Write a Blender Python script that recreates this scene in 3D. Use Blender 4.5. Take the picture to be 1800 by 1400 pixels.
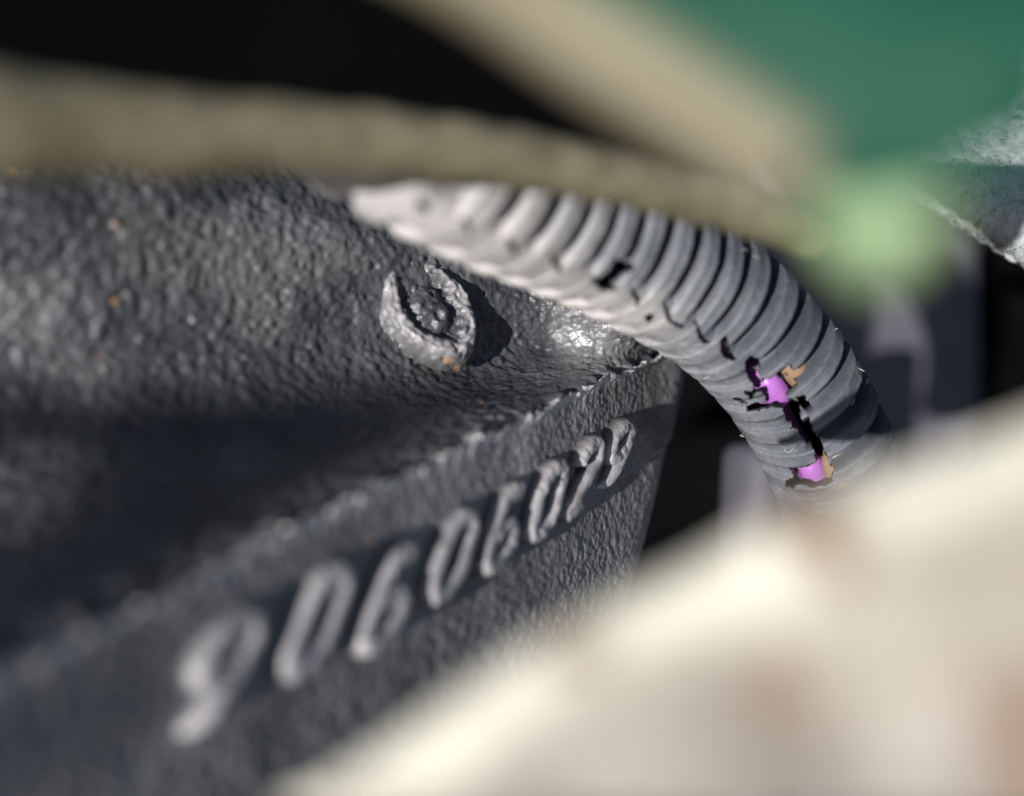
import bpy, math
import numpy as np
from mathutils import Vector, Matrix, Euler

for o in list(bpy.data.objects):
    bpy.data.objects.remove(o, do_unlink=True)
SC = bpy.context.scene
SC.unit_settings.system = 'METRIC'
SC.unit_settings.scale_length = 0.01            # one unit is one centimetre
COL = SC.collection

# ------------------------------------------------------------------ camera, sky, sun, exposure
F = 1930.0                                       # focal length in photograph pixels (1800 wide)
TILT = math.radians(-50)                         # the phone looks down into the engine bay
RM = np.array(Matrix.Rotation(TILT, 3, 'X'))     # frame of the view (x right, y ahead, z up) -> world
LIFT = np.array([0.0, 0.0, 90.0])                # height of the lens over the ground

def world(p):
    return np.asarray(p, float) @ RM.T + LIFT

cam = bpy.data.cameras.new('camera')
cam.sensor_width = 36.0
cam.lens = 36.0 * F / 1800.0
cam.clip_start = 0.05
cam.clip_end = 2000
cam.dof.use_dof = True
cam.dof.focus_distance = 9.75
cam.dof.aperture_fstop = cam.lens * 1e-3 / (2 * 0.185)
cam_o = bpy.data.objects.new('camera', cam)
COL.objects.link(cam_o)
cam_o.location = LIFT
cam_o.rotation_euler = Euler((math.radians(90) + TILT, 0, 0))
SC.camera = cam_o

SUN_DIR = np.array([0.435, 0.888, 0.13])          # way the light travels, in the frame of the view
SUN_DIR /= np.linalg.norm(SUN_DIR)
to_sun = Vector((-(RM @ SUN_DIR)).tolist())
sun = bpy.data.lights.new('sun', 'SUN')
sun.energy = 4.6
sun.angle = math.radians(0.5)
sun.color = (1.0, 0.98, 0.955)
sun_o = bpy.data.objects.new('sun', sun)
COL.objects.link(sun_o)
sun_o.rotation_euler = to_sun.to_track_quat('Z', 'Y').to_euler()
sun_o.location = (0, 0, 300)

W = bpy.data.worlds.new('World')
SC.world = W
W.use_nodes = True
wn = W.node_tree.nodes
wn.clear()
sky = wn.new('ShaderNodeTexSky')
sky.sky_type = 'NISHITA'
sky.sun_disc = False
sky.sun_elevation = math.asin(max(-1, min(1, to_sun.z)))
sky.sun_rotation = math.atan2(to_sun.x, to_sun.y)
bg = wn.new('ShaderNodeBackground')
bg.inputs['Strength'].default_value = 0.05
wo = wn.new('ShaderNodeOutputWorld')
W.node_tree.links.new(sky.outputs[0], bg.inputs[0])
W.node_tree.links.new(bg.outputs[0], wo.inputs[0])

SC.view_settings.view_transform = 'Standard'
SC.view_settings.look = 'None'
SC.view_settings.gamma = 1
SC.view_settings.exposure = 0.45

# ------------------------------------------------------------------ helpers
def at(x, y, d):
    """point of the view frame that the photograph shows at pixel x, y, at distance d ahead"""
    x, y, d = np.broadcast_arrays(np.asarray(x, float), np.asarray(y, float), np.asarray(d, float))
    return np.stack([(x - 900) / F * d, d, (700 - y) / F * d], -1)

def px(p):
    return np.stack([900 + F * p[..., 0] / p[..., 1], 700 - F * p[..., 2] / p[..., 1]], -1)

def nrm(v):
    v = np.asarray(v, float)
    return v / np.maximum(np.linalg.norm(v, axis=-1, keepdims=True), 1e-12)

def hash3(i, j, k, seed):
    with np.errstate(over='ignore'):
        h = (i.astype(np.uint32) * np.uint32(374761393) + j.astype(np.uint32) * np.uint32(668265263)
             + k.astype(np.uint32) * np.uint32(2147483647) + np.uint32(seed * 974711 + 12345))
        h = (h ^ (h >> np.uint32(13))) * np.uint32(1274126177)
        h = (h ^ (h >> np.uint32(16))) * np.uint32(2246822519)
        h = h ^ (h >> np.uint32(15))
    return h.astype(np.float64) / 4294967295.0

def noise(p, scale, seed=0):
    """smooth value noise in -1..1"""
    q = np.asarray(p, float) / scale + 1000.0
    f = np.floor(q).astype(np.int64)
    w = q - f
    w = w * w * w * (w * (w * 6 - 15) + 10)
    out = 0
    for a in (0, 1):
        for b in (0, 1):
            for c in (0, 1):
                wt = (w[..., 0] if a else 1 - w[..., 0]) * (w[..., 1] if b else 1 - w[..., 1]) * (w[..., 2] if c else 1 - w[..., 2])
                out = out + wt * hash3(f[..., 0] + a, f[..., 1] + b, f[..., 2] + c, seed)
    return out * 2 - 1

def sm(a, b, x):
    t = np.clip((np.asarray(x, float) - a) / (b - a), 0, 1)
    return t * t * (3 - 2 * t)

def catmull(pts, ts):
    """points on a smooth curve through pts (n, k); ts in 0..n-1"""
    pts = np.asarray(pts, float)
    n = len(pts)
    P = np.concatenate([[2 * pts[0] - pts[1]], pts, [2 * pts[-1] - pts[-2]]])
    ts = np.clip(np.asarray(ts, float), 0, n - 1 - 1e-9)
    i = np.floor(ts).astype(int)
    u = (ts - i).reshape((-1,) + (1,) * (pts.ndim - 1))
    a, b, c, d = P[i], P[i + 1], P[i + 2], P[i + 3]
    return 0.5 * (2 * b + (c - a) * u + (2 * a - 5 * b + 4 * c - d) * u ** 2 + (3 * b - a - 3 * c + d) * u ** 3)

def grid_faces(nu, nv, close_v=False):
    i = np.arange(nu - 1)[:, None]
    j = np.arange(nv if close_v else nv - 1)[None, :]
    a = i * nv + j
    b = i * nv + (j + 1) % nv
    return np.stack([a, b, b + nv, a + nv], -1).reshape(-1, 4)

def grid_normals(P):
    du = np.gradient(P, axis=0)
    dv = np.gradient(P, axis=1)
    n = nrm(np.cross(du, dv))
    flip = np.sum(n * P, -1, keepdims=True) > 0      # turn towards the lens
    return np.where(flip, -n, n)

def make(name, verts, faces, mat, parent=None, smooth=True, attr=None):
    """link one mesh object; verts in the view frame; faces (n, 4) or list of lists"""
    v = world(np.asarray(verts, float).reshape(-1, 3))
    org = v.mean(axis=0) if parent is None else np.array(parent['origin'])
    if parent is None:
        org = 0.5 * (v.min(0) + v.max(0))
    me = bpy.data.meshes.new(name)
    v = v - org
    if isinstance(faces, np.ndarray):
        m, k = faces.shape
        me.vertices.add(len(v))
        me.vertices.foreach_set('co', v.astype(np.float32).ravel())
        me.loops.add(m * k)
        me.loops.foreach_set('vertex_index', faces.astype(np.int32).ravel())
        me.polygons.add(m)
        me.polygons.foreach_set('loop_start', np.arange(m, dtype=np.int32) * k)
        me.update(calc_edges=True)
        me.validate()
    else:
        me.from_pydata([tuple(x) for x in v], [], [list(f) for f in faces])
    if smooth:
        me.polygons.foreach_set('use_smooth', np.ones(len(me.polygons), bool))
    if attr:
        for k_, val in attr.items():
            a = me.attributes.new(k_, 'FLOAT', 'POINT')
            a.data.foreach_set('value', np.asarray(val, np.float32).ravel())
    me.materials.append(mat)
    o = bpy.data.objects.new(name, me)
    COL.objects.link(o)
    if parent is None:
        o.location = org
        o['origin'] = [float(x) for x in org]
    else:
        o.parent = parent
        o['origin'] = list(parent['origin'])
    return o

def thing(name, label, cat, base, group=None):
    o = bpy.data.objects.new(name, None)
    o.empty_display_size = 0.3
    COL.objects.link(o)
    b = world(np.asarray(base, float))
    o.location = b
    o['origin'] = [float(x) for x in b]
    tag(o, label, cat, group)
    return o

def tag(o, label, cat, group=None):
    o['label'] = label
    o['category'] = cat
    if group:
        o['group'] = group

def tube(name, pts, rad, mat, parent=None, seg=40, n=200, wob=0.0, wsc=0.2, seed=3, cap=True):
    """round tube through pts (view frame), rad scalar or per control point"""
    pts = np.asarray(pts, float)
    m = len(pts)
    ts = np.linspace(0, m - 1, n)
    C = catmull(pts, ts)
    R = np.interp(ts, np.arange(m), np.broadcast_to(np.asarray(rad, float), (m,)))
    if cap:
        k = 8
        a = np.linspace(0, 1, k + 1)[:-1]
        T0 = nrm(C[1] - C[0])
        T1 = nrm(C[-1] - C[-2])
        hs = np.sqrt(np.maximum(0, 1 - (1 - a) ** 2))
        C = np.concatenate([C[0] - T0 * R[0] * 0.5 * (1 - a)[:, None], C, C[-1] + T1 * R[-1] * 0.5 * a[1:, None], [C[-1] + T1 * R[-1] * 0.5]])
        R = np.concatenate([R[0] * hs, R, R[-1] * hs[::-1][:-1], [R[-1] * 0.001]])
        R[0] = R[-1] = 1e-4
    T = nrm(np.gradient(C, axis=0))
    e2 = -nrm(C)
    e2 = nrm(e2 - np.sum(e2 * T, -1, keepdims=True) * T)
    e1 = np.cross(T, e2)
    th = np.linspace(0, 2 * math.pi, seg, endpoint=False)
    rn = R[:, None] * np.ones(seg)
    P = C[:, None] + rn[..., None] * (np.cos(th)[None, :, None] * e2[:, None] + np.sin(th)[None, :, None] * e1[:, None])
    if wob:
        P = P + (wob * noise(P, wsc, seed) * (rn / max(R.max(), 1e-6)))[..., None] * nrm(P - C[:, None])
    return make(name, P, grid_faces(len(C), seg, True), mat, parent)

def resample(rows, nu, nv, nx):
    """rows: list of rows of (px, py, dist) -> dense grid of points, smooth through all"""
    A = np.array([[at(*c) for c in r] for r in rows])
    B = catmull(A, np.linspace(0, len(rows) - 1, nu))
    Cc = catmull(np.swapaxes(B, 0, 1), np.linspace(0, len(rows[0]) - 1, nv))
    return np.swapaxes(Cc, 0, 1)

def in_poly(p, poly):
    x, y = p[..., 0], p[..., 1]
    c = np.zeros(x.shape, bool)
    n = len(poly)
    for i in range(n):
        x1, y1 = poly[i]
        x2, y2 = poly[i - 1]
        if y1 == y2:
            continue
        c ^= ((y1 > y) != (y2 > y)) & (x < (x2 - x1) * (y - y1) / (y2 - y1) + x1)
    return c

# ------------------------------------------------------------------ materials
class Mat:
    def __init__(s, name):
        s.m = bpy.data.materials.new(name)
        s.m.use_nodes = True
        s.nt = s.m.node_tree
        s.b = s.nt.nodes['Principled BSDF']
        s.tc = s.n('ShaderNodeTexCoord')
    def n(s, t, **kw):
        x = s.nt.nodes.new(t)
        for k, v in kw.items():
            setattr(x, k, v)
        return x
    def l(s, a, b):
        s.nt.links.new(a, b)
    def noise(s, scale, detail=4, rough=0.6, off=0.0):
        x = s.n('ShaderNodeTexNoise')
        x.inputs['Scale'].default_value = scale
        x.inputs['Detail'].default_value = detail
        x.inputs['Roughness'].default_value = rough
        if off:
            mp = s.n('ShaderNodeMapping')
            mp.inputs['Location'].default_value = (off, off * 1.7, -off)
            s.l(s.tc.outputs['Object'], mp.inputs[0])
            s.l(mp.outputs[0], x.inputs['Vector'])
        else:
            s.l(s.tc.outputs['Object'], x.inputs['Vector'])
        return x.outputs['Fac']
    def ramp(s, fac, stops):
        x = s.n('ShaderNodeValToRGB')
        e = x.color_ramp.elements
        while len(e) < len(stops):
            e.new(0.5)
        for i, (p, c) in enumerate(stops):
            e[i].position = p
            e[i].color = (*c, 1) if len(c) == 3 else c
        s.l(fac, x.inputs[0])
        return x.outputs[0]
    def mix(s, fac, a, b):
        x = s.n('ShaderNodeMix', data_type='RGBA')
        for v, i in ((fac, 0), (a, 6), (b, 7)):
            if hasattr(v, 'links') or hasattr(v, 'is_linked'):
                s.l(v, x.inputs[i])
            else:
                x.inputs[i].default_value = v if not isinstance(v, tuple) or len(v) == 4 else (*v, 1)
        return x.outputs[2]
    def attr(s, name):
        return s.n('ShaderNodeAttribute', attribute_name=name).outputs['Fac']
    def bump(s, h, dist, strength=1.0):
        x = s.n('ShaderNodeBump')
        x.inputs['Distance'].default_value = dist
        x.inputs['Strength'].default_value = strength
        s.l(h, x.inputs['Height'])
        s.l(x.outputs[0], s.b.inputs['Normal'])
    def col(s, c):
        if isinstance(c, tuple):
            s.b.inputs['Base Color'].default_value = (*c, 1)
        else:
            s.l(c, s.b.inputs['Base Color'])
    def set(s, **kw):
        for k, v in kw.items():
            i = s.b.inputs[k.replace('_', ' ')]
            if hasattr(v, 'is_linked'):
                s.l(v, i)
            else:
                i.default_value = v
        return s

def cast_iron():
    M = Mat('black painted cast iron')
    base = M.ramp(M.noise(1.4, 5, 0.65), [(0.3, (0.034, 0.036, 0.041)), (0.75, (0.105, 0.105, 0.113))])
    rust = M.ramp(M.noise(5.0, 3, 0.5, 7.3), [(0.70, (0, 0, 0)), (0.74, (1, 1, 1))])
    c = M.mix(rust, base, (0.33, 0.18, 0.09))
    dust_shading = M.attr('dust_shading')
    c = M.mix(dust_shading, c, (0.62, 0.585, 0.59))
    bare = M.attr('bare')
    c = M.mix(bare, c, (0.42, 0.42, 0.44))
    M.col(c)
    rg = M.n('ShaderNodeMath', operation='MULTIPLY_ADD', use_clamp=True)
    M.l(bare, rg.inputs[0]); rg.inputs[1].default_value = -0.09; rg.inputs[2].default_value = 0.29
    M.l(bare, M.b.inputs['Metallic'])
    M.set(Roughness=rg.outputs[0], Specular_IOR_Level=0.55)
    M.bump(M.noise(38, 3, 0.6, 2.1), 0.012, 0.8)
    return M.m

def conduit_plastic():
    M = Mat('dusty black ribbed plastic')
    d = M.attr('dust_shading')
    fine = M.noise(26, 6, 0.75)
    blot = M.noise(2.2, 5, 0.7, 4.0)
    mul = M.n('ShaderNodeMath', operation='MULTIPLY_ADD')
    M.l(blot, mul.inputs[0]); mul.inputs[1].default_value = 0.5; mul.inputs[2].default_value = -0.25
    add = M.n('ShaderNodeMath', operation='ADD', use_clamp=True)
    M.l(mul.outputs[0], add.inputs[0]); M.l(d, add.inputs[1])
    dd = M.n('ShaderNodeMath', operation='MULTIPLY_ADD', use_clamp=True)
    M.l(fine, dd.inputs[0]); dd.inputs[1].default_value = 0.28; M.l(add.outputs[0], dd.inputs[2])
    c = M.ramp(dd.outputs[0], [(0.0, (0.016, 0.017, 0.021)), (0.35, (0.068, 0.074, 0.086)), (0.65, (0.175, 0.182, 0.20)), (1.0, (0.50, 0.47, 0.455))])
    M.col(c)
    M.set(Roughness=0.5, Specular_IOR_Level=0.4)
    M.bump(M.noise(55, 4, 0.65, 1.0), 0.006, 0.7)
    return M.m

def plain(name, c0, c1, scale=3.0, rough=0.5, bump=0.01, bscale=20, spec=0.4, **kw):
    M = Mat(name)
    M.col(M.ramp(M.noise(scale, 5, 0.6), [(0.3, c0), (0.7, c1)]))
    M.set(Roughness=rough, Specular_IOR_Level=spec, **kw)
    if bump:
        M.bump(M.noise(bscale, 4, 0.6, 3.0), bump, 0.7)
    return M.m

IRON = cast_iron()
PLASTIC = conduit_plastic()
PURPLE = plain('purple wire insulation', (0.34, 0.115, 0.41), (0.40, 0.14, 0.47), rough=0.35, bump=0.004)
TAN = plain('tan wire insulation', (0.24, 0.15, 0.095), (0.29, 0.19, 0.12), rough=0.4, bump=0.004)
OLIVE = plain('dusty olive cable', (0.125, 0.11, 0.064), (0.21, 0.185, 0.12), scale=5, rough=0.5, bump=0.03, bscale=12)
STRAW = plain('pale tan wire', (0.22, 0.185, 0.115), (0.27, 0.24, 0.155), rough=0.5)
GREEN = plain('green plastic', (0.006, 0.055, 0.031), (0.011, 0.066, 0.040), scale=4, rough=0.6, spec=0.15)
PALEGREEN = plain('pale green plastic', (0.23, 0.34, 0.17), (0.29, 0.40, 0.21), rough=0.45)
PANELGREY = plain('grey painted sheet', (0.058, 0.054, 0.068), (0.08, 0.075, 0.092), scale=1.0, rough=0.6)
BAYBLACK = plain('matt near black', (0.002, 0.0022, 0.0025), (0.004, 0.004, 0.0045), scale=0.2, rough=0.8, spec=0.0, bump=0)  # matt near black for the bay wall and the added sheets
LINT = plain('pale lint', (0.5, 0.48, 0.42), (0.6, 0.58, 0.5), bump=0)
CLEAN = plain('clean black plastic', (0.012, 0.012, 0.014), (0.02, 0.02, 0.022), rough=0.5)
GRIT = plain('rough bare casting', (0.25, 0.27, 0.27), (0.50, 0.52, 0.515), scale=14, rough=0.35, bump=0.03, bscale=28)

def cream_mat():
    M = Mat('cream paint, pinkish grey inside, with brown stains')
    base = M.ramp(M.noise(1.6, 3, 0.5), [(0.35, (0.21, 0.178, 0.152)), (0.65, (0.33, 0.30, 0.25))])
    base = M.mix(M.attr('rim'), base, (0.66, 0.63, 0.52))  # paler cream along the outer edge
    st = M.ramp(M.noise(2.3, 2, 0.5, 5.1), [(0.55, (0, 0, 0)), (0.68, (1, 1, 1))])
    M.col(M.mix(st, base, (0.20, 0.13, 0.085)))
    M.set(Roughness=0.5, Specular_IOR_Level=0.3)
    M.bump(M.noise(3.0, 3, 0.5, 1.5), 0.06, 0.5)
    return M.m
CREAM = cream_mat()

# ------------------------------------------------------------------ engine block
E0 = at(0, 1190, 4.9)
TT = nrm(at(1000, 700, 9.3) - E0)                       # along the cast edge
_P = at(700, 1010, 7.4); _x, _z = _P[0] / _P[1], _P[2] / _P[1]
_l = -0.15
_s = np.linalg.solve(np.array([[1, -_x + _l * _z], [TT[0], TT[1]]]), np.array([_l, -TT[2]]))
UU = nrm(np.array([_s[0], _s[1], 1.0]))                 # up the numbered side
NN = np.cross(TT, UU)                                   # out of the numbered side
SEND = 7.3                                             # where the block ends

def face_hit(x, y):
    v = at(x, y, 1.0)
    p = v * (E0.dot(NN) / v.dot(NN))
    return (p - E0).dot(TT), (p - E0).dot(UU)

block = thing('engine_block', 'black cast iron engine block with raised digits along its edge', 'engine block', E0 + 4 * TT - 1.5 * NN)

def casting(P, amp=1.0, seed=0):
    """heights of a rough sand casting"""
    lump = noise(P, 0.052, seed) * 0.8 + noise(P, 0.115, seed + 1) * 0.5
    fine = noise(P, 0.027, seed + 2)
    big = noise(P, 0.7, seed + 3)
    return amp * (0.019 * lump + 0.006 * fine + 0.02 * big)

# numbered side, with a rounded lower part and a rounded far end
def side_point(s, v, h=0.0):
    """s along, v down from the edge, h out"""
    s = np.asarray(s, float); v = np.asarray(v, float)
    end = SEND - 0.9 * (v - 0.5)
    over = np.maximum(s - end, 0)                      # far end turns away
    r = 1.5
    ang = np.minimum(over / r, math.pi / 2)
    rest = np.maximum(over - r * math.pi / 2, 0)
    ss = np.minimum(s, end) + r * np.sin(ang)
    hn = -(r - r * np.cos(ang)) - rest
    low = np.maximum(v - 1.1, 0)
    hn = hn - 0.035 * low ** 2
    p = E0 + ss[..., None] * TT - v[..., None] * UU + (hn + h)[..., None] * NN
    return p
ns, nv = 1150, 400
S, V = np.meshgrid(np.linspace(-3.0, SEND + 4.2, ns), np.linspace(0, 4.3, nv), indexing='ij')
P = side_point(S, V)
lipn = noise(np.stack([S, S * 0, S * 0], -1), 0.9, 5) * 0.02 + noise(np.stack([S, S * 0, S * 0], -1), 0.15, 6) * 0.008 + 0.06 * (1 - sm(5.9, 6.4, S)) + 0.022 * noise(np.stack([S, S * 0, S * 0], -1), 0.045, 16)
grit = noise(np.stack([S, V, S * 0], -1), 0.035, 15)
flash = (0.045 + 0.030 * grit) * np.exp(-(V / 0.035) ** 2)
hh = casting(P * 1.5, 0.42, 10) + flash
# a faint raised pad under the digits
pad = 0.03 * (1 - sm(0.92, 0.96, V + 0.012 * noise(P, 0.1, 77)))
hh = hh + pad
P = P + hh[..., None] * NN + (lipn * np.exp(-(V / 0.045) ** 2))[..., None] * UU
dustv = 0.95 * np.exp(-(V / 0.05) ** 4) + 0.24 + 0.16 * sm(-0.2, 0.8, noise(P, 0.5, 20))
make('numbered_side', P, grid_faces(ns, nv), IRON, block, attr={'dust_shading': dustv})

# upper wall behind the edge
rows = [
    [(-600, 0, 0), (-230, 0, 0), (100, 0, 0), (400, 0, 0), (700, 0, 0), (950, 0, 0), (1120, 0, 0)],
    [(-600, 1345, 4.25), (-240, 1180, 5.0), (95, 1062, 5.68), (398, 940, 6.5), (700, 806, 7.75), (950, 698, 9.2), (1118, 624, 10.5)],
    [(-600, 1010, 5.8), (-240, 930, 6.3), (95, 870, 6.9), (400, 790, 7.75), (705, 722, 8.85), (950, 656, 9.85), (1116, 608, 10.4)],
    [(-600, 715, 6.55), (-230, 700, 7.0), (100, 680, 7.5), (405, 650, 8.3), (710, 625, 9.3), (950, 602, 10.2), (1112, 576, 10.1)],
    [(-600, 520, 6.55), (-230, 520, 7.0), (100, 520, 7.5), (405, 520, 8.3), (715, 525, 9.3), (945, 532, 10.1), (1104, 540, 9.97)],
    [(-600, 365, 6.45), (-230, 370, 6.9), (100, 370, 7.4), (410, 375, 8.3), (720, 400, 9.4), (940, 455, 10.25), (1098, 495, 10.05)],
    [(-600, 185, 6.85), (-230, 200, 7.3), (100, 215, 7.9), (420, 255, 8.9), (720, 300, 10.1), (950, 365, 11.0), (1100, 430, 11.5)],
    [(-600, 100, 8.4), (-230, 130, 9.0), (100, 160, 9.6), (420, 220, 10.6), (720, 280, 11.8), (950, 350, 12.6), (1100, 420, 13.2)],
]
full = []
for k, r in enumerate(rows):
    rr = []
    for (x, y, d) in r:
        if k == 0:                                    # on the cast edge itself, just behind the flash line
            v = at(x, 1190 - 0.49 * x, 1.0)
            p = v * (E0.dot(NN) / v.dot(NN)) - 0.13 * UU - 0.03 * NN
            q = px(p)
            rr.append((q[0], q[1], p[1]))
        else:
            rr.append((x, y, d))
    x, y, d = rr[-1]
    rr.append((x + (75 if k == 0 else 45), y - (35 if k == 0 else 12), d + (1.5 if k == 0 else 0.9)))
    x, y, d = rr[-1]
    rr.append((x - 10, y, d + 3.0))
    full.append(rr)
P = resample(full, 520, 920, 0)
N = grid_normals(P)
hh = casting(P, 1.05, 40)
edge = np.linspace(0, 7, 520)[:, None] * np.ones(920)
hh = hh * sm(0.0, 0.25, edge)
# rough lumps left along the edge
lump = np.maximum(noise(P, 0.16, 61), 0) * 0.16 * np.exp(-((edge - 0.55) / 0.28) ** 2)
P = P + (hh + lump)[..., None] * N
bare = np.exp(-(np.linalg.norm((P - at(1075, 578, 10.1)) / np.array([0.36, 0.8, 0.26]), axis=-1)) ** 2) * sm(-0.5, 0.3, noise(P, 0.12, 46))
make('upper_wall', P, grid_faces(520, 920), IRON, block, attr={'bare': bare, 'dust_shading': 0.12 * sm(0, 0.6, noise(P, 0.6, 44)) + 0.15 * np.exp(-(edge / 0.3) ** 4)
     + 0.25 * np.exp(-(np.linalg.norm((P - at(1060, 655, 10.3)) / np.array([0.35, 0.8, 0.14]), axis=-1)) ** 2)})
WALL = P; WALLN = N

def wall_at(x, y):
    q = px(WALL)
    d = (q[..., 0] - x) ** 2 + (q[..., 1] - y) ** 2
    i = np.unravel_index(np.argmin(d), d.shape)
    a, b = max(i[0] - 12, 0), max(i[1] - 12, 0)
    return WALL[a:i[0] + 12, b:i[1] + 12].reshape(-1, 3).mean(0), nrm(WALLN[a:i[0] + 12, b:i[1] + 12].reshape(-1, 3).mean(0))

# ring shaped boss on the wall
c, n = wall_at(748, 545)
n = nrm(np.array([0.52, -0.76, 0.40]))
a1 = nrm(np.array([0.60, 0.0, -0.80]) - n * np.dot([0.60, 0, -0.80], n))
a2 = np.cross(n, a1)
prof = [(0.00, 0.10), (0.08, 0.105), (0.15, 0.085), (0.195, 0.03), (0.235, -0.01), (0.275, 0.01), (0.31, 0.08), (0.36, 0.125), (0.415, 0.115), (0.455, 0.06), (0.49, -0.04), (0.53, -0.16)]
pr_ = catmull(np.array(prof), np.linspace(0, len(prof) - 1, 70))
th = np.linspace(0, 2 * math.pi, 150, endpoint=False)
ex = 1 + 0.13 * np.cos(th) ** 2
R_ = pr_[:, :1] * np.ones(150)
P = c + (R_ * np.cos(th) * ex)[..., None] * a1 * 1.0 + (R_ * np.sin(th) * 0.86)[..., None] * a2 + (0.05 + 0.62 * pr_[:, 1:] * np.ones(150))[..., None] * n
P = P + (casting(P, 1.4, 70) + 0.014 * noise(P, 0.045, 72))[..., None] * n
rr_ = pr_[:, :1] * np.ones(150)
make('ring_boss', P, grid_faces(70, 150, True), IRON, block, attr={'dust_shading': 0.5 * np.exp(-((rr_ - 0.40) / 0.07) ** 2)})

# cast digits, one mesh each
def arc(cx, cy, rx, ry, a0, a1, n=14):
    a = np.radians(np.linspace(a0, a1, n))
    return np.stack([cx + rx * np.cos(a), cy + ry * np.sin(a)], -1)
GL = {   # strokes in a box 0..1 by 0..1
    '0': (np.concatenate([arc(.5, .66, .42, .30, 90, 180), arc(.5, .34, .42, .30, 180, 360), arc(.5, .66, .42, .30, 0, 90)]), True),
    '6': (np.concatenate([arc(.52, .68, .42, .30, 45, 180), arc(.5, .27, .43, .25, 180, 360), arc(.5, .27, .43, .25, 0, 165)]), False),
    '9': (np.concatenate([arc(.5, .72, .43, .25, 330, 180, 10)[::1], arc(.5, .72, .43, .25, 180, 0, 12), [(.88, .55), (.74, .36), (.55, .17), (.34, .0)]]), False),
    '2': (np.concatenate([arc(.5, .70, .42, .27, 175, -25, 16), [(.62, .40), (.35, .18), (.10, .02), (.5, .02), (.92, .03)]]), False),
}
def digit(ch, x, y, w=0.42, h=0.46, lean=0.42):
    s0, v0 = face_hit(x, y)
    pts, closed = GL[ch]
    pts = np.asarray(pts, float)
    pts = np.array([p for i, p in enumerate(pts) if i == 0 or np.linalg.norm(p - pts[i - 1]) > 1e-3])
    if closed and np.linalg.norm(pts[0] - pts[-1]) < 1e-3:
        pts = pts[:-1]
    q = np.stack([s0 + (pts[:, 0] - 0.5) * w + lean * (pts[:, 1] - .5), v0 + (pts[:, 1] - 0.5) * h], -1)
    n = 120
    if closed:
        qq = np.concatenate([q[-2:], q, q[:3]])
        C = catmull(qq, np.linspace(2, 2 + len(q), n))[:-1]
        C = np.concatenate([C, C[:1]])
    else:
        C = catmull(q, np.linspace(0, len(q) - 1, n))
    n = len(C)
    T = nrm(np.gradient(C, axis=0))
    B = np.stack([-T[:, 1], T[:, 0]], -1)
    a = np.linspace(0, math.pi, 17)
    hw, ht = 0.078, 0.155
    end = np.ones(n)
    if not closed:
        k = np.arange(n)
        end = np.minimum(1, np.minimum(k, n - 1 - k) / 7.0)
        end = np.sqrt(1 - (1 - end) ** 2) * 0.98 + 0.02
    ca = np.sign(np.cos(a)) * np.abs(np.cos(a)) ** 0.85
    sa = np.abs(np.sin(a)) ** 0.5
    sv = C[:, None, :] + (ca[None] * hw * end[:, None])[..., None] * B[:, None]
    hn = sa[None] * ht * end[:, None] - 0.02 + 0.03
    P = side_point(sv[..., 0], -sv[..., 1], hn)
    P = P + casting(P, 0.5, 90)[..., None] * NN * sa[None, :, None] + (noise(P, 0.05, 93) * 0.006)[..., None] * UU
    make('raised_digit', P, grid_faces(n, 17), IRON, block, attr={'dust_shading': 0.95 * (sa[None] ** 1.5) * (0.75 + 0.35 * noise(P, 0.12, 95)) * np.ones((n, 17)) })  # pale stroke tops: sunlit brightness put into the colour
for ch, x, y in (('9', 360, 1182), ('0', 532, 1088), ('6', 660, 1048), ('0', 772, 974), ('6', 865, 926), ('0', 941, 878), ('2', 1008, 834), ('9', 1064, 800)):
    digit(ch, x, y)

# ------------------------------------------------------------------ split conduit
low = [(400, 245, 7.7), (520, 312, 7.2), (640, 385, 7.05), (780, 452, 7.5), (900, 503, 8.05), (1000, 540, 8.5), (1130, 604, 9.1), (1210, 655, 9.45),
       (1290, 740, 9.85), (1340, 820, 10.2), (1365, 885, 10.5), (1372, 960, 10.8), (1365, 1060, 11.2)]
RAD = 0.615
low = np.array(low, float)
tp = nrm(np.gradient(low[:, :2], axis=0))
side = np.stack([tp[:, 1], -tp[:, 0]], -1)           # to the upper right of the silhouette
cen = np.concatenate([low[:, :2] + side * (RAD * F / low[:, 2:3]), low[:, 2:]], 1)
CC = at(cen[:, 0], cen[:, 1], cen[:, 2])
dense = catmull(CC, np.linspace(0, len(CC) - 1, 3000))
arcl = np.concatenate([[0], np.cumsum(np.linalg.norm(np.diff(dense, axis=0), axis=1))])
LEN = arcl[-1]
NS = int(LEN / 0.0082)
ss = np.linspace(0, LEN, NS)
C = np.stack([np.interp(ss, arcl, dense[:, k]) for k in range(3)], -1)
ker = np.ones(61) / 61
C = np.stack([np.convolve(np.pad(C[:, k], 30, mode='reflect', reflect_type='odd'), ker, 'valid') for k in range(3)], -1)
T = nrm(np.gradient(C, axis=0))
e2 = -nrm(C); e2 = nrm(e2 - np.sum(e2 * T, -1, keepdims=True) * T)     # towards the lens
e1 = np.cross(e2, T)
if e1[NS // 2, 0] > 0:
    e1 = -e1                                                          # towards the lower left
NT = 300
th = np.linspace(-math.pi, math.pi, NT, endpoint=False)
TH = np.ones(NS)[:, None] * th
SS = ss[:, None] * np.ones(NT)
PITCH = 0.335
ph = (SS / PITCH + 0.02 * np.sin(TH)) % 1.0
def rib(ph):
    up = sm(0.0, 0.06, ph)
    dn = np.interp(ph, [0.0, 0.44, 0.49, 0.70, 0.75, 1.0], [1.0, 1.0, 0.94, 0.16, 0.0, 0.0])
    return up * dn
frac = SS / LEN
deg = np.degrees(TH)
wob = 14 * noise(np.stack([SS, SS * 0, SS * 0], -1), 1.3, 7)
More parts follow.
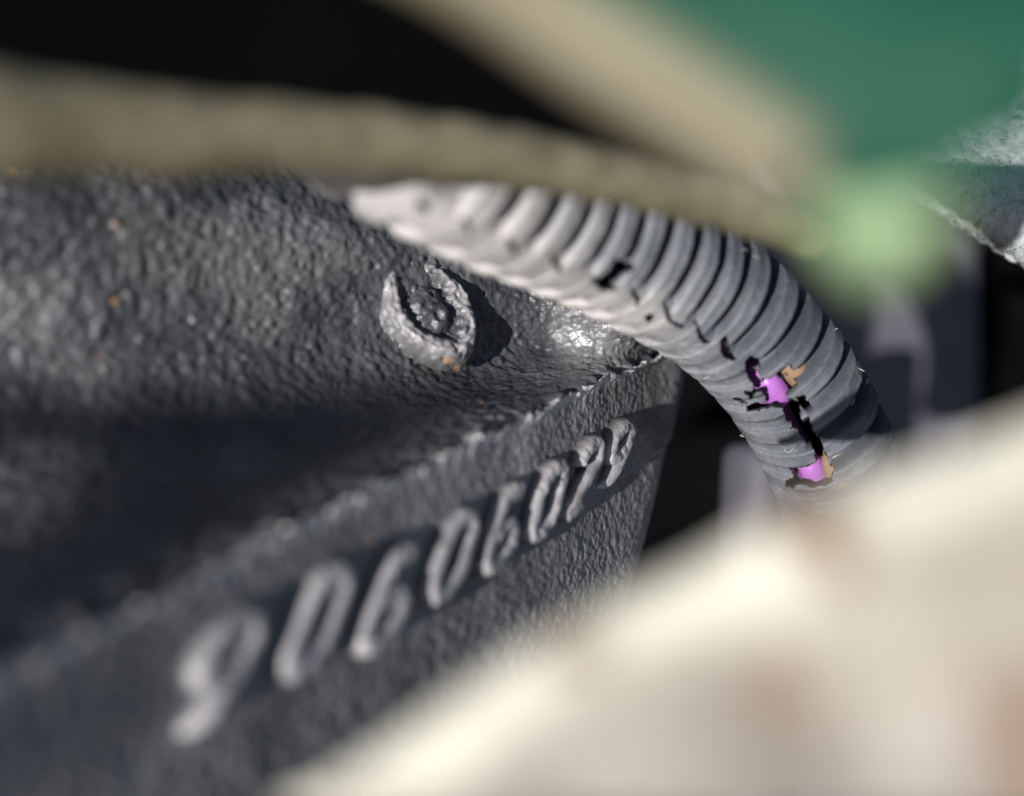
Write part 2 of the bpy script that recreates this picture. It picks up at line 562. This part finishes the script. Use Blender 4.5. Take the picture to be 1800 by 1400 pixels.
# grooves are packed with dirt towards the lower left
keep = 1 - sm(8, 34, deg + wob * 0.4)
keep = np.maximum(keep, 0.28 * (1 - sm(60, 95, deg)) * sm(0.50, 0.62, frac))
keep = np.maximum(keep, 0.5 * sm(50, 74, deg) * (1 - sm(0.42, 0.58, frac)))
keep = np.maximum(keep, 0.05)
keep = np.where(deg < -150, 1, keep)
depth = 0.20
r = RAD - depth * (1 - rib(ph)) * keep
crest = (ph > 0.05) & (ph < 0.5)
r = r - 0.02 * sm(0.5, 0.05, ph) * keep * crest * 0.5
PC = C[:, None] + r[..., None] * (np.cos(TH)[..., None] * e2[:, None] + np.sin(TH)[..., None] * e1[:, None])
rough = 0.004 * noise(PC, 0.05, 31) + 0.008 * noise(PC, 0.28, 32) + 0.006 * noise(PC, 0.11, 33) * sm(20, 60, deg)
PC = PC + rough[..., None] * nrm(PC - C[:, None])
dust_shading = 0.30 + (0.13 + 0.16 * (1 - sm(0.45, 0.65, frac))) * sm(5, 55, deg + wob) + 0.38 * (1 - sm(0.22, 0.56, frac)) - 0.10 * (1 - rib(ph)) * keep - 0.16 * sm(0, 80, -deg)  # real dust, plus shade painted into the grooves and the outer right side
dust_shading = dust_shading + 0.10 * noise(PC, 0.5, 35) + 0.08 * ((ph > 0.30) & (ph < 0.48)) * keep  # last term paints a highlight along each crest edge
faces = grid_faces(NS, NT, True)
fc = px(PC.reshape(-1, 3)[faces].mean(1))
front = np.abs(np.degrees(np.broadcast_to(th, (NS, NT)).reshape(-1)[faces[:, 0]])) < 88
Z4 = lambda L: [(1180 + a / 3.888, 540 + b / 3.888) for a, b in L]
def Z5(L):
    q = np.array([(700 + a / 3.2727, 280 + b / 3.2727) for a, b in L])
    m = q.mean(0)
    return [tuple(v) for v in m + (q - m) * 1.35]
CRACKS = [
    Z4([(160, 80), (190, 130), (215, 190), (260, 225), (285, 250), (230, 255), (195, 222), (172, 160)]),
    Z4([(338, 225), (370, 200), (392, 235), (402, 290), (440, 345), (475, 372), (400, 362), (372, 362), (343, 300)]),
    Z4([(495, 380), (528, 338), (590, 343), (608, 385), (570, 412), (600, 470), (640, 498), (722, 452), (785, 540), (782, 600), (850, 638), (888, 660), (872, 720),
        (893, 760), (920, 788), (952, 780), (967, 840), (1000, 900), (1027, 910), (1062, 1020), (1020, 1060), (985, 1070), (978, 1000), (950, 918), (915, 922), (880, 860),
        (858, 828), (808, 842), (830, 790), (780, 760), (758, 698), (690, 692), (612, 690), (602, 716), (550, 704), (513, 716), (515, 682), (560, 655), (640, 655), (648, 620), (612, 580), (572, 590), (568, 540), (528, 500)]),
    Z4([(802, 1095), (890, 1105), (1000, 1055), (1062, 1018), (1105, 1100), (1108, 1192), (1050, 1220), (960, 1240), (900, 1220), (862, 1215), (840, 1250), (772, 1226), (780, 1190), (825, 1170), (825, 1130)]),
    Z4([(728, 445), (760, 420), (825, 398), (848, 470), (835, 522), (780, 548)]),
    Z4([(855, 610), (915, 600), (950, 660), (910, 700), (880, 665)]),
    Z4([(875, 750), (950, 750), (955, 790), (905, 790)]),
    Z4([(412, 628), (450, 618), (520, 655), (510, 672), (440, 642)]),
    Z4([(560, 560), (575, 560), (566, 610), (555, 640), (490, 590), (500, 570), (545, 575)]),
    Z5([(1240, 598), (1328, 630), (1265, 672), (1230, 702), (1252, 742), (1170, 738), (1160, 712), (1112, 672), (1170, 682), (1210, 650)]),
    Z5([(1340, 750), (1362, 760), (1388, 805), (1378, 835), (1352, 790)]),
    Z5([(1425, 905), (1450, 892), (1470, 912), (1455, 935), (1430, 930)]),
    Z5([(875, 552), (905, 570), (938, 610), (928, 645), (892, 600)]),
    Z5([(636, 450), (660, 470), (684, 512), (672, 545), (642, 500)]),
    Z5([(380, 345), (405, 365), (428, 395), (418, 425), (384, 385)]),
    Z5([(120, 230), (160, 245), (180, 285), (165, 310), (125, 280)]),
    Z5([(1535, 850), (1550, 845), (1575, 920), (1640, 955), (1600, 955), (1560, 930)]),
]
jit = np.stack([noise(PC.reshape(-1, 3)[faces[:, 0]], 0.05, 81), noise(PC.reshape(-1, 3)[faces[:, 0]], 0.05, 82)], -1) * 2.4
hole = np.zeros(len(faces), bool)
for poly in CRACKS:
    hole |= in_poly(fc + jit, poly)
faces = faces[~(hole & front)]
cond = make('split_conduit', PC, faces, PLASTIC, attr={'dust_shading': dust_shading})
tag(cond, 'dusty black corrugated conduit split open over its coloured wires', 'conduit')
so = cond.modifiers.new('wall', 'SOLIDIFY')
so.thickness = 0.045
cond.data.materials.append(CLEAN)
so.material_offset = 1
so.material_offset_rim = 1
so.offset = -1 if True else 1

# a few fibres of lint caught on the ribs
LV, LF = [], []
rng = np.random.default_rng(4)
PX = px(PC)
for (x, y) in ((1465, 580), (1513, 655), (1388, 790), (1250, 405), (1275, 415), (1330, 455), (1312, 440), (1500, 705), (1420, 560), (1240, 660), (1180, 650), (1300, 770)):
    d_ = np.where(np.abs(deg) < 86, (PX[..., 0] - x) ** 2 + (PX[..., 1] - y) ** 2, 1e9)
    i, j_ = np.unravel_index(np.argmin(d_), d_.shape)
    p0 = PC[i, j_]; n0 = nrm(p0 - C[i])
    u0 = nrm(np.cross(n0, rng.normal(size=3)))
    v0 = np.cross(n0, u0)
    tt = np.linspace(-1, 1, 9)
    L_ = rng.uniform(0.03, 0.065)
    line = p0 + L_ * tt[:, None] * u0 + (0.035 * rng.uniform(0.3, 1) * (1 - tt ** 2))[:, None] * n0 + (0.02 * rng.normal() * tt ** 2)[:, None] * v0
    b0 = len(LV)
    for q_ in line:
        for a_ in (0, 2.09, 4.19):
            LV.append(q_ + 0.0032 * (math.cos(a_) * n0 + math.sin(a_) * v0))
    for m_ in range(8):
        for a_ in range(3):
            LF.append([b0 + 3 * m_ + a_, b0 + 3 * m_ + (a_ + 1) % 3, b0 + 3 * m_ + 3 + (a_ + 1) % 3, b0 + 3 * m_ + 3 + a_])
lint = make('lint', np.array(LV), np.array(LF), LINT, cond)
lint['kind'] = 'stuff'

def in_conduit(a, b, i0=0.15, i1=0.99, near=()):
    """a wire inside the conduit; near lists (px, py, a, b) where it comes up to the split"""
    k = np.linspace(int(NS * i0), int(NS * i1), 140).astype(int)
    A = np.full(140, float(a)); B = np.full(140, float(b))
    for x, y, a2, b2 in near:
        q = px(C[k] + a2 * e1[k] + b2 * e2[k])
        dd = np.abs(ss[k] - ss[k[np.argmin(np.linalg.norm(q - np.array([x, y]), axis=1))]])
        w = np.exp(-(dd / 0.20) ** 4)
        A += (a2 - A) * w; B += (b2 - B) * w
    return C[k] + A[:, None] * e1[k] + B[:, None] * e2[k]
w1 = tube('purple_wire', in_conduit(0.24, -0.02, near=((1357, 682, 0.15, 0.30), (1408, 834, 0.19, 0.27))), 0.115, PURPLE, seg=28, n=400)
tag(w1, 'purple insulated wire showing through the split in the conduit', 'wire', 'wires inside the conduit')
w2 = tube('tan_wire', in_conduit(-0.20, 0.20, near=((1390, 660, -0.09, 0.34), (1440, 834, -0.01, 0.34))), 0.115, TAN, seg=28, n=400)
tag(w2, 'tan insulated wire beside the purple one inside the conduit', 'wire', 'wires inside the conduit')

# ------------------------------------------------------------------ foreground
cab = tube('olive_cable', [at(*c) for c in ((-800, 110, 3.5), (-260, 178, 4.3), (0, 216, 4.7), (300, 236, 5.15), (600, 244, 5.6), (900, 278, 6.1), (1150, 330, 6.6), (1330, 382, 7.1), (1425, 422, 7.4))],
           [0.14, 0.155, 0.225, 0.205, 0.182, 0.17, 0.155, 0.15, 0.14], OLIVE, wob=0.02, wsc=0.22)
tag(cab, 'blurred olive cable lying across in front of the conduit', 'cable')
st = tube('straw_wire', [at(*c) for c in ((560, -190, 2.9), (800, -85, 2.85), (1000, 42, 2.8), (1200, 170, 2.75), (1400, 300, 2.7))], 0.098, STRAW)
tag(st, 'blurred pale tan wire along the edge of the green clip', 'wire')

clip = thing('green_clip', 'blurred green plastic clip with pale green rounded tip', 'clip', at(1500, 200, 2.6))
rows = [[(880, -50, 2.95), (1150, -55, 2.85), (1520, -60, 2.7), (1900, -60, 2.55)],
        [(1030, 40, 2.9), (1270, 20, 2.8), (1570, 5, 2.65), (1900, 0, 2.5)],
        [(1230, 180, 2.85), (1400, 130, 2.75), (1640, 90, 2.6), (1890, 60, 2.5)],
        [(1400, 285, 2.8), (1540, 270, 2.7), (1690, 240, 2.6), (1860, 150, 2.55)],
        [(1480, 340, 2.8), (1570, 345, 2.72), (1680, 325, 2.62), (1830, 215, 2.6)]]
P = resample(rows, 60, 60, 0)
P = P + (0.05 * noise(P, 0.35, 63))[..., None] * np.array([0, 1.0, 0])
o = make('plate', P, grid_faces(60, 60), GREEN, clip)
m = o.modifiers.new('thick', 'SOLIDIFY'); m.thickness = 0.12; m.offset = 0
tube('tip', [at(*c) for c in ((1462, 318, 2.9), (1535, 372, 2.86), (1588, 412, 2.84))], [0.12, 0.16, 0.165], PALEGREEN, clip)

rows = [[(515, 1436, 3.44), (575, 1400, 3.44), (775, 1266, 3.46), (992, 1122, 3.48), (1158, 1026, 3.48), (1356, 932, 3.48), (1562, 845, 3.48), (1900, 712, 3.43), (2500, 470, 3.3)],
        [(580, 1432, 3.38), (690, 1402, 3.38), (860, 1274, 3.38), (1060, 1144, 3.40), (1220, 1054, 3.40), (1410, 968, 3.40), (1610, 892, 3.38), (1950, 785, 3.33), (2500, 545, 3.25)],
        [(670, 1434, 3.32), (830, 1418, 3.32), (1050, 1330, 3.32), (1250, 1220, 3.32), (1400, 1150, 3.32), (1580, 1080, 3.30), (1780, 1010, 3.28), (2000, 930, 3.23), (2550, 700, 3.2)],
        [(760, 1438, 3.28), (980, 1438, 3.28), (1200, 1438, 3.28), (1420, 1438, 3.28), (1600, 1438, 3.26), (1800, 1438, 3.24), (1980, 1420, 3.20), (2150, 1380, 3.18), (2700, 1180, 3.1)]]
P = resample(rows, 120, 180, 0)
N = grid_normals(P)
P = P + (0.05 * noise(P, 0.5, 55))[..., None] * N
rim = (1 - sm(0.28, 0.62, np.linspace(0, 1, 120)[:, None] + 0.12 * noise(P, 0.7, 56)))
o = make('cream_panel', P, grid_faces(120, 180), CREAM, attr={'rim': rim})
m = o.modifiers.new('thick', 'SOLIDIFY'); m.thickness = 0.08; m.offset = 0
tag(o, 'blurred cream painted panel with brown stains in the near corner', 'panel')

# rough casting at the right
rows = [[(1600, 60, 11.4), (1700, 60, 11.2), (1800, 60, 11.0), (1920, 60, 10.8), (2150, 60, 10.6)],
        [(1590, 150, 11.0), (1700, 180, 10.8), (1800, 210, 10.6), (1925, 240, 10.5), (2150, 300, 10.3)],
        [(1580, 215, 10.7), (1700, 285, 10.55), (1800, 335, 10.4), (1930, 400, 10.3), (2150, 520, 10.1)],
        [(1575, 268, 10.5), (1690, 340, 10.4), (1800, 408, 10.3), (1930, 485, 10.2), (2150, 615, 10.0)],
        [(1575, 276, 10.9), (1690, 349, 10.8), (1800, 418, 10.7), (1930, 497, 10.6), (2150, 628, 10.4)],
        [(1575, 270, 12.0), (1690, 342, 12.0), (1800, 410, 12.0), (1930, 488, 12.0), (2150, 620, 11.8)]]
P = resample(rows, 220, 340, 0)
N = grid_normals(P)
P = P + (0.05 * noise(P, 0.07, 66) + 0.03 * noise(P, 0.035, 67))[..., None] * N
o = make('bracket', P, grid_faces(220, 340), GRIT)
m = o.modifiers.new('thick', 'SOLIDIFY'); m.thickness = 0.2; m.offset = -1
tag(o, 'rough grey cast metal bracket corner right of the green clip', 'bracket')

# ------------------------------------------------------------------ behind
th = np.linspace(0, 2 * math.pi, 90, endpoint=False)
prof = [(0.01, -0.50), (0.22, -0.50), (0.36, -0.53), (0.45, -0.60), (0.49, -0.70), (0.50, -0.85), (0.50, -1.1), (0.50, -1.8), (0.50, -3.0), (0.50, -5.0)]
pr_ = catmull(np.array(prof), np.linspace(0, len(prof) - 1, 160))
P = np.stack([3.02 + pr_[:, :1] * np.sin(th) + 0.04 * pr_[:, 1:], 13.0 - pr_[:, :1] * np.cos(th), pr_[:, 1:] + 0 * th], -1)
P = P + (0.012 * noise(P, 0.4, 58))[..., None]
o = make('grey_pipe', P, grid_faces(160, 90, True), PANELGREY)
tag(o, 'grey upright capped pipe between the engine block and the lower end of the conduit', 'pipe')
rows = [[(1330, y, 24.0), (1450, y, 24.0), (1580, y, 24.1), (1690, y, 24.3), (1702, y, 24.8)] for y in (180, 500, 900, 1500)]
P = resample(rows, 60, 60, 0)
P = P + (0.10 * noise(P, 1.4, 59))[..., None] * np.array([0, 1.0, 0])
o = make('bulkhead', P, grid_faces(60, 60), PANELGREY)
m = o.modifiers.new('thick', 'SOLIDIFY'); m.thickness = 0.2; m.offset = -1
tag(o, 'blurred violet grey bulkhead far behind the outer bend of the conduit', 'bulkhead')

# added black sheet over the conduit top, stands in for shade there
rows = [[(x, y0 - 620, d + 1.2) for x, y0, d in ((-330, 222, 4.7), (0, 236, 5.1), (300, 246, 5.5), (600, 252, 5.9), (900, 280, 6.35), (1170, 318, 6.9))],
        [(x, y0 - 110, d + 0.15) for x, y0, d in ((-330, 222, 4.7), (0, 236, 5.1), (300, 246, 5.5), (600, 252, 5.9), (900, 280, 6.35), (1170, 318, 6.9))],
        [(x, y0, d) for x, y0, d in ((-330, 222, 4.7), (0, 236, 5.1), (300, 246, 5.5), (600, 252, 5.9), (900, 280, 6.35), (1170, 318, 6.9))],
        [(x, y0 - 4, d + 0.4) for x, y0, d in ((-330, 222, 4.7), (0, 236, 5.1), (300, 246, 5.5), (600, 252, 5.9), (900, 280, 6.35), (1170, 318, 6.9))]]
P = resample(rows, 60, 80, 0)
o = make('shade_sheet', P, grid_faces(60, 80), BAYBLACK)
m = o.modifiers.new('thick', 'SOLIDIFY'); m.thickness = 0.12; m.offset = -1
tag(o, 'added matt black sheet standing in for shade above the olive cable', 'shade sheet')

# added unseen black sheet, outlined to cast shade on the lower wall
shade_outline = [(-420, 715, 6.4), (100, 700, 7.5), (400, 700, 8.2), (650, 712, 8.9), (850, 700, 9.7), (930, 686, 9.7), (830, 728, 9.0), (700, 775, 8.1), (550, 840, 7.25), (400, 908, 6.65), (250, 980, 6.1), (100, 1050, 5.7), (-60, 1130, 5.3), (-200, 1330, 4.6), (-160, 1560, 4.3), (-700, 1560, 3.5)]
q = at(*np.array(shade_outline).T) - 45.0 * SUN_DIR
n_ = len(q)
f = [list(range(n_)), list(range(2 * n_ - 1, n_ - 1, -1))] + [[i, n_ + i, n_ + (i + 1) % n_, (i + 1) % n_] for i in range(n_)]
o = make('unseen_shade_caster', np.concatenate([q, q - 0.3 * SUN_DIR]), f, BAYBLACK, smooth=False)
o['kind'] = 'structure'

g = np.linspace(-1, 1, 30)
X, Z = np.meshgrid(g * 60, g * 50, indexing='ij')
P = np.stack([X, 34 + 0.6 * np.sin(X * 0.4) * 1.0, Z], -1)
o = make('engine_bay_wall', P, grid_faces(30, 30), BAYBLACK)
o['kind'] = 'structure'
for o in bpy.data.objects:
    if 'origin' in o.keys():
        del o['origin']
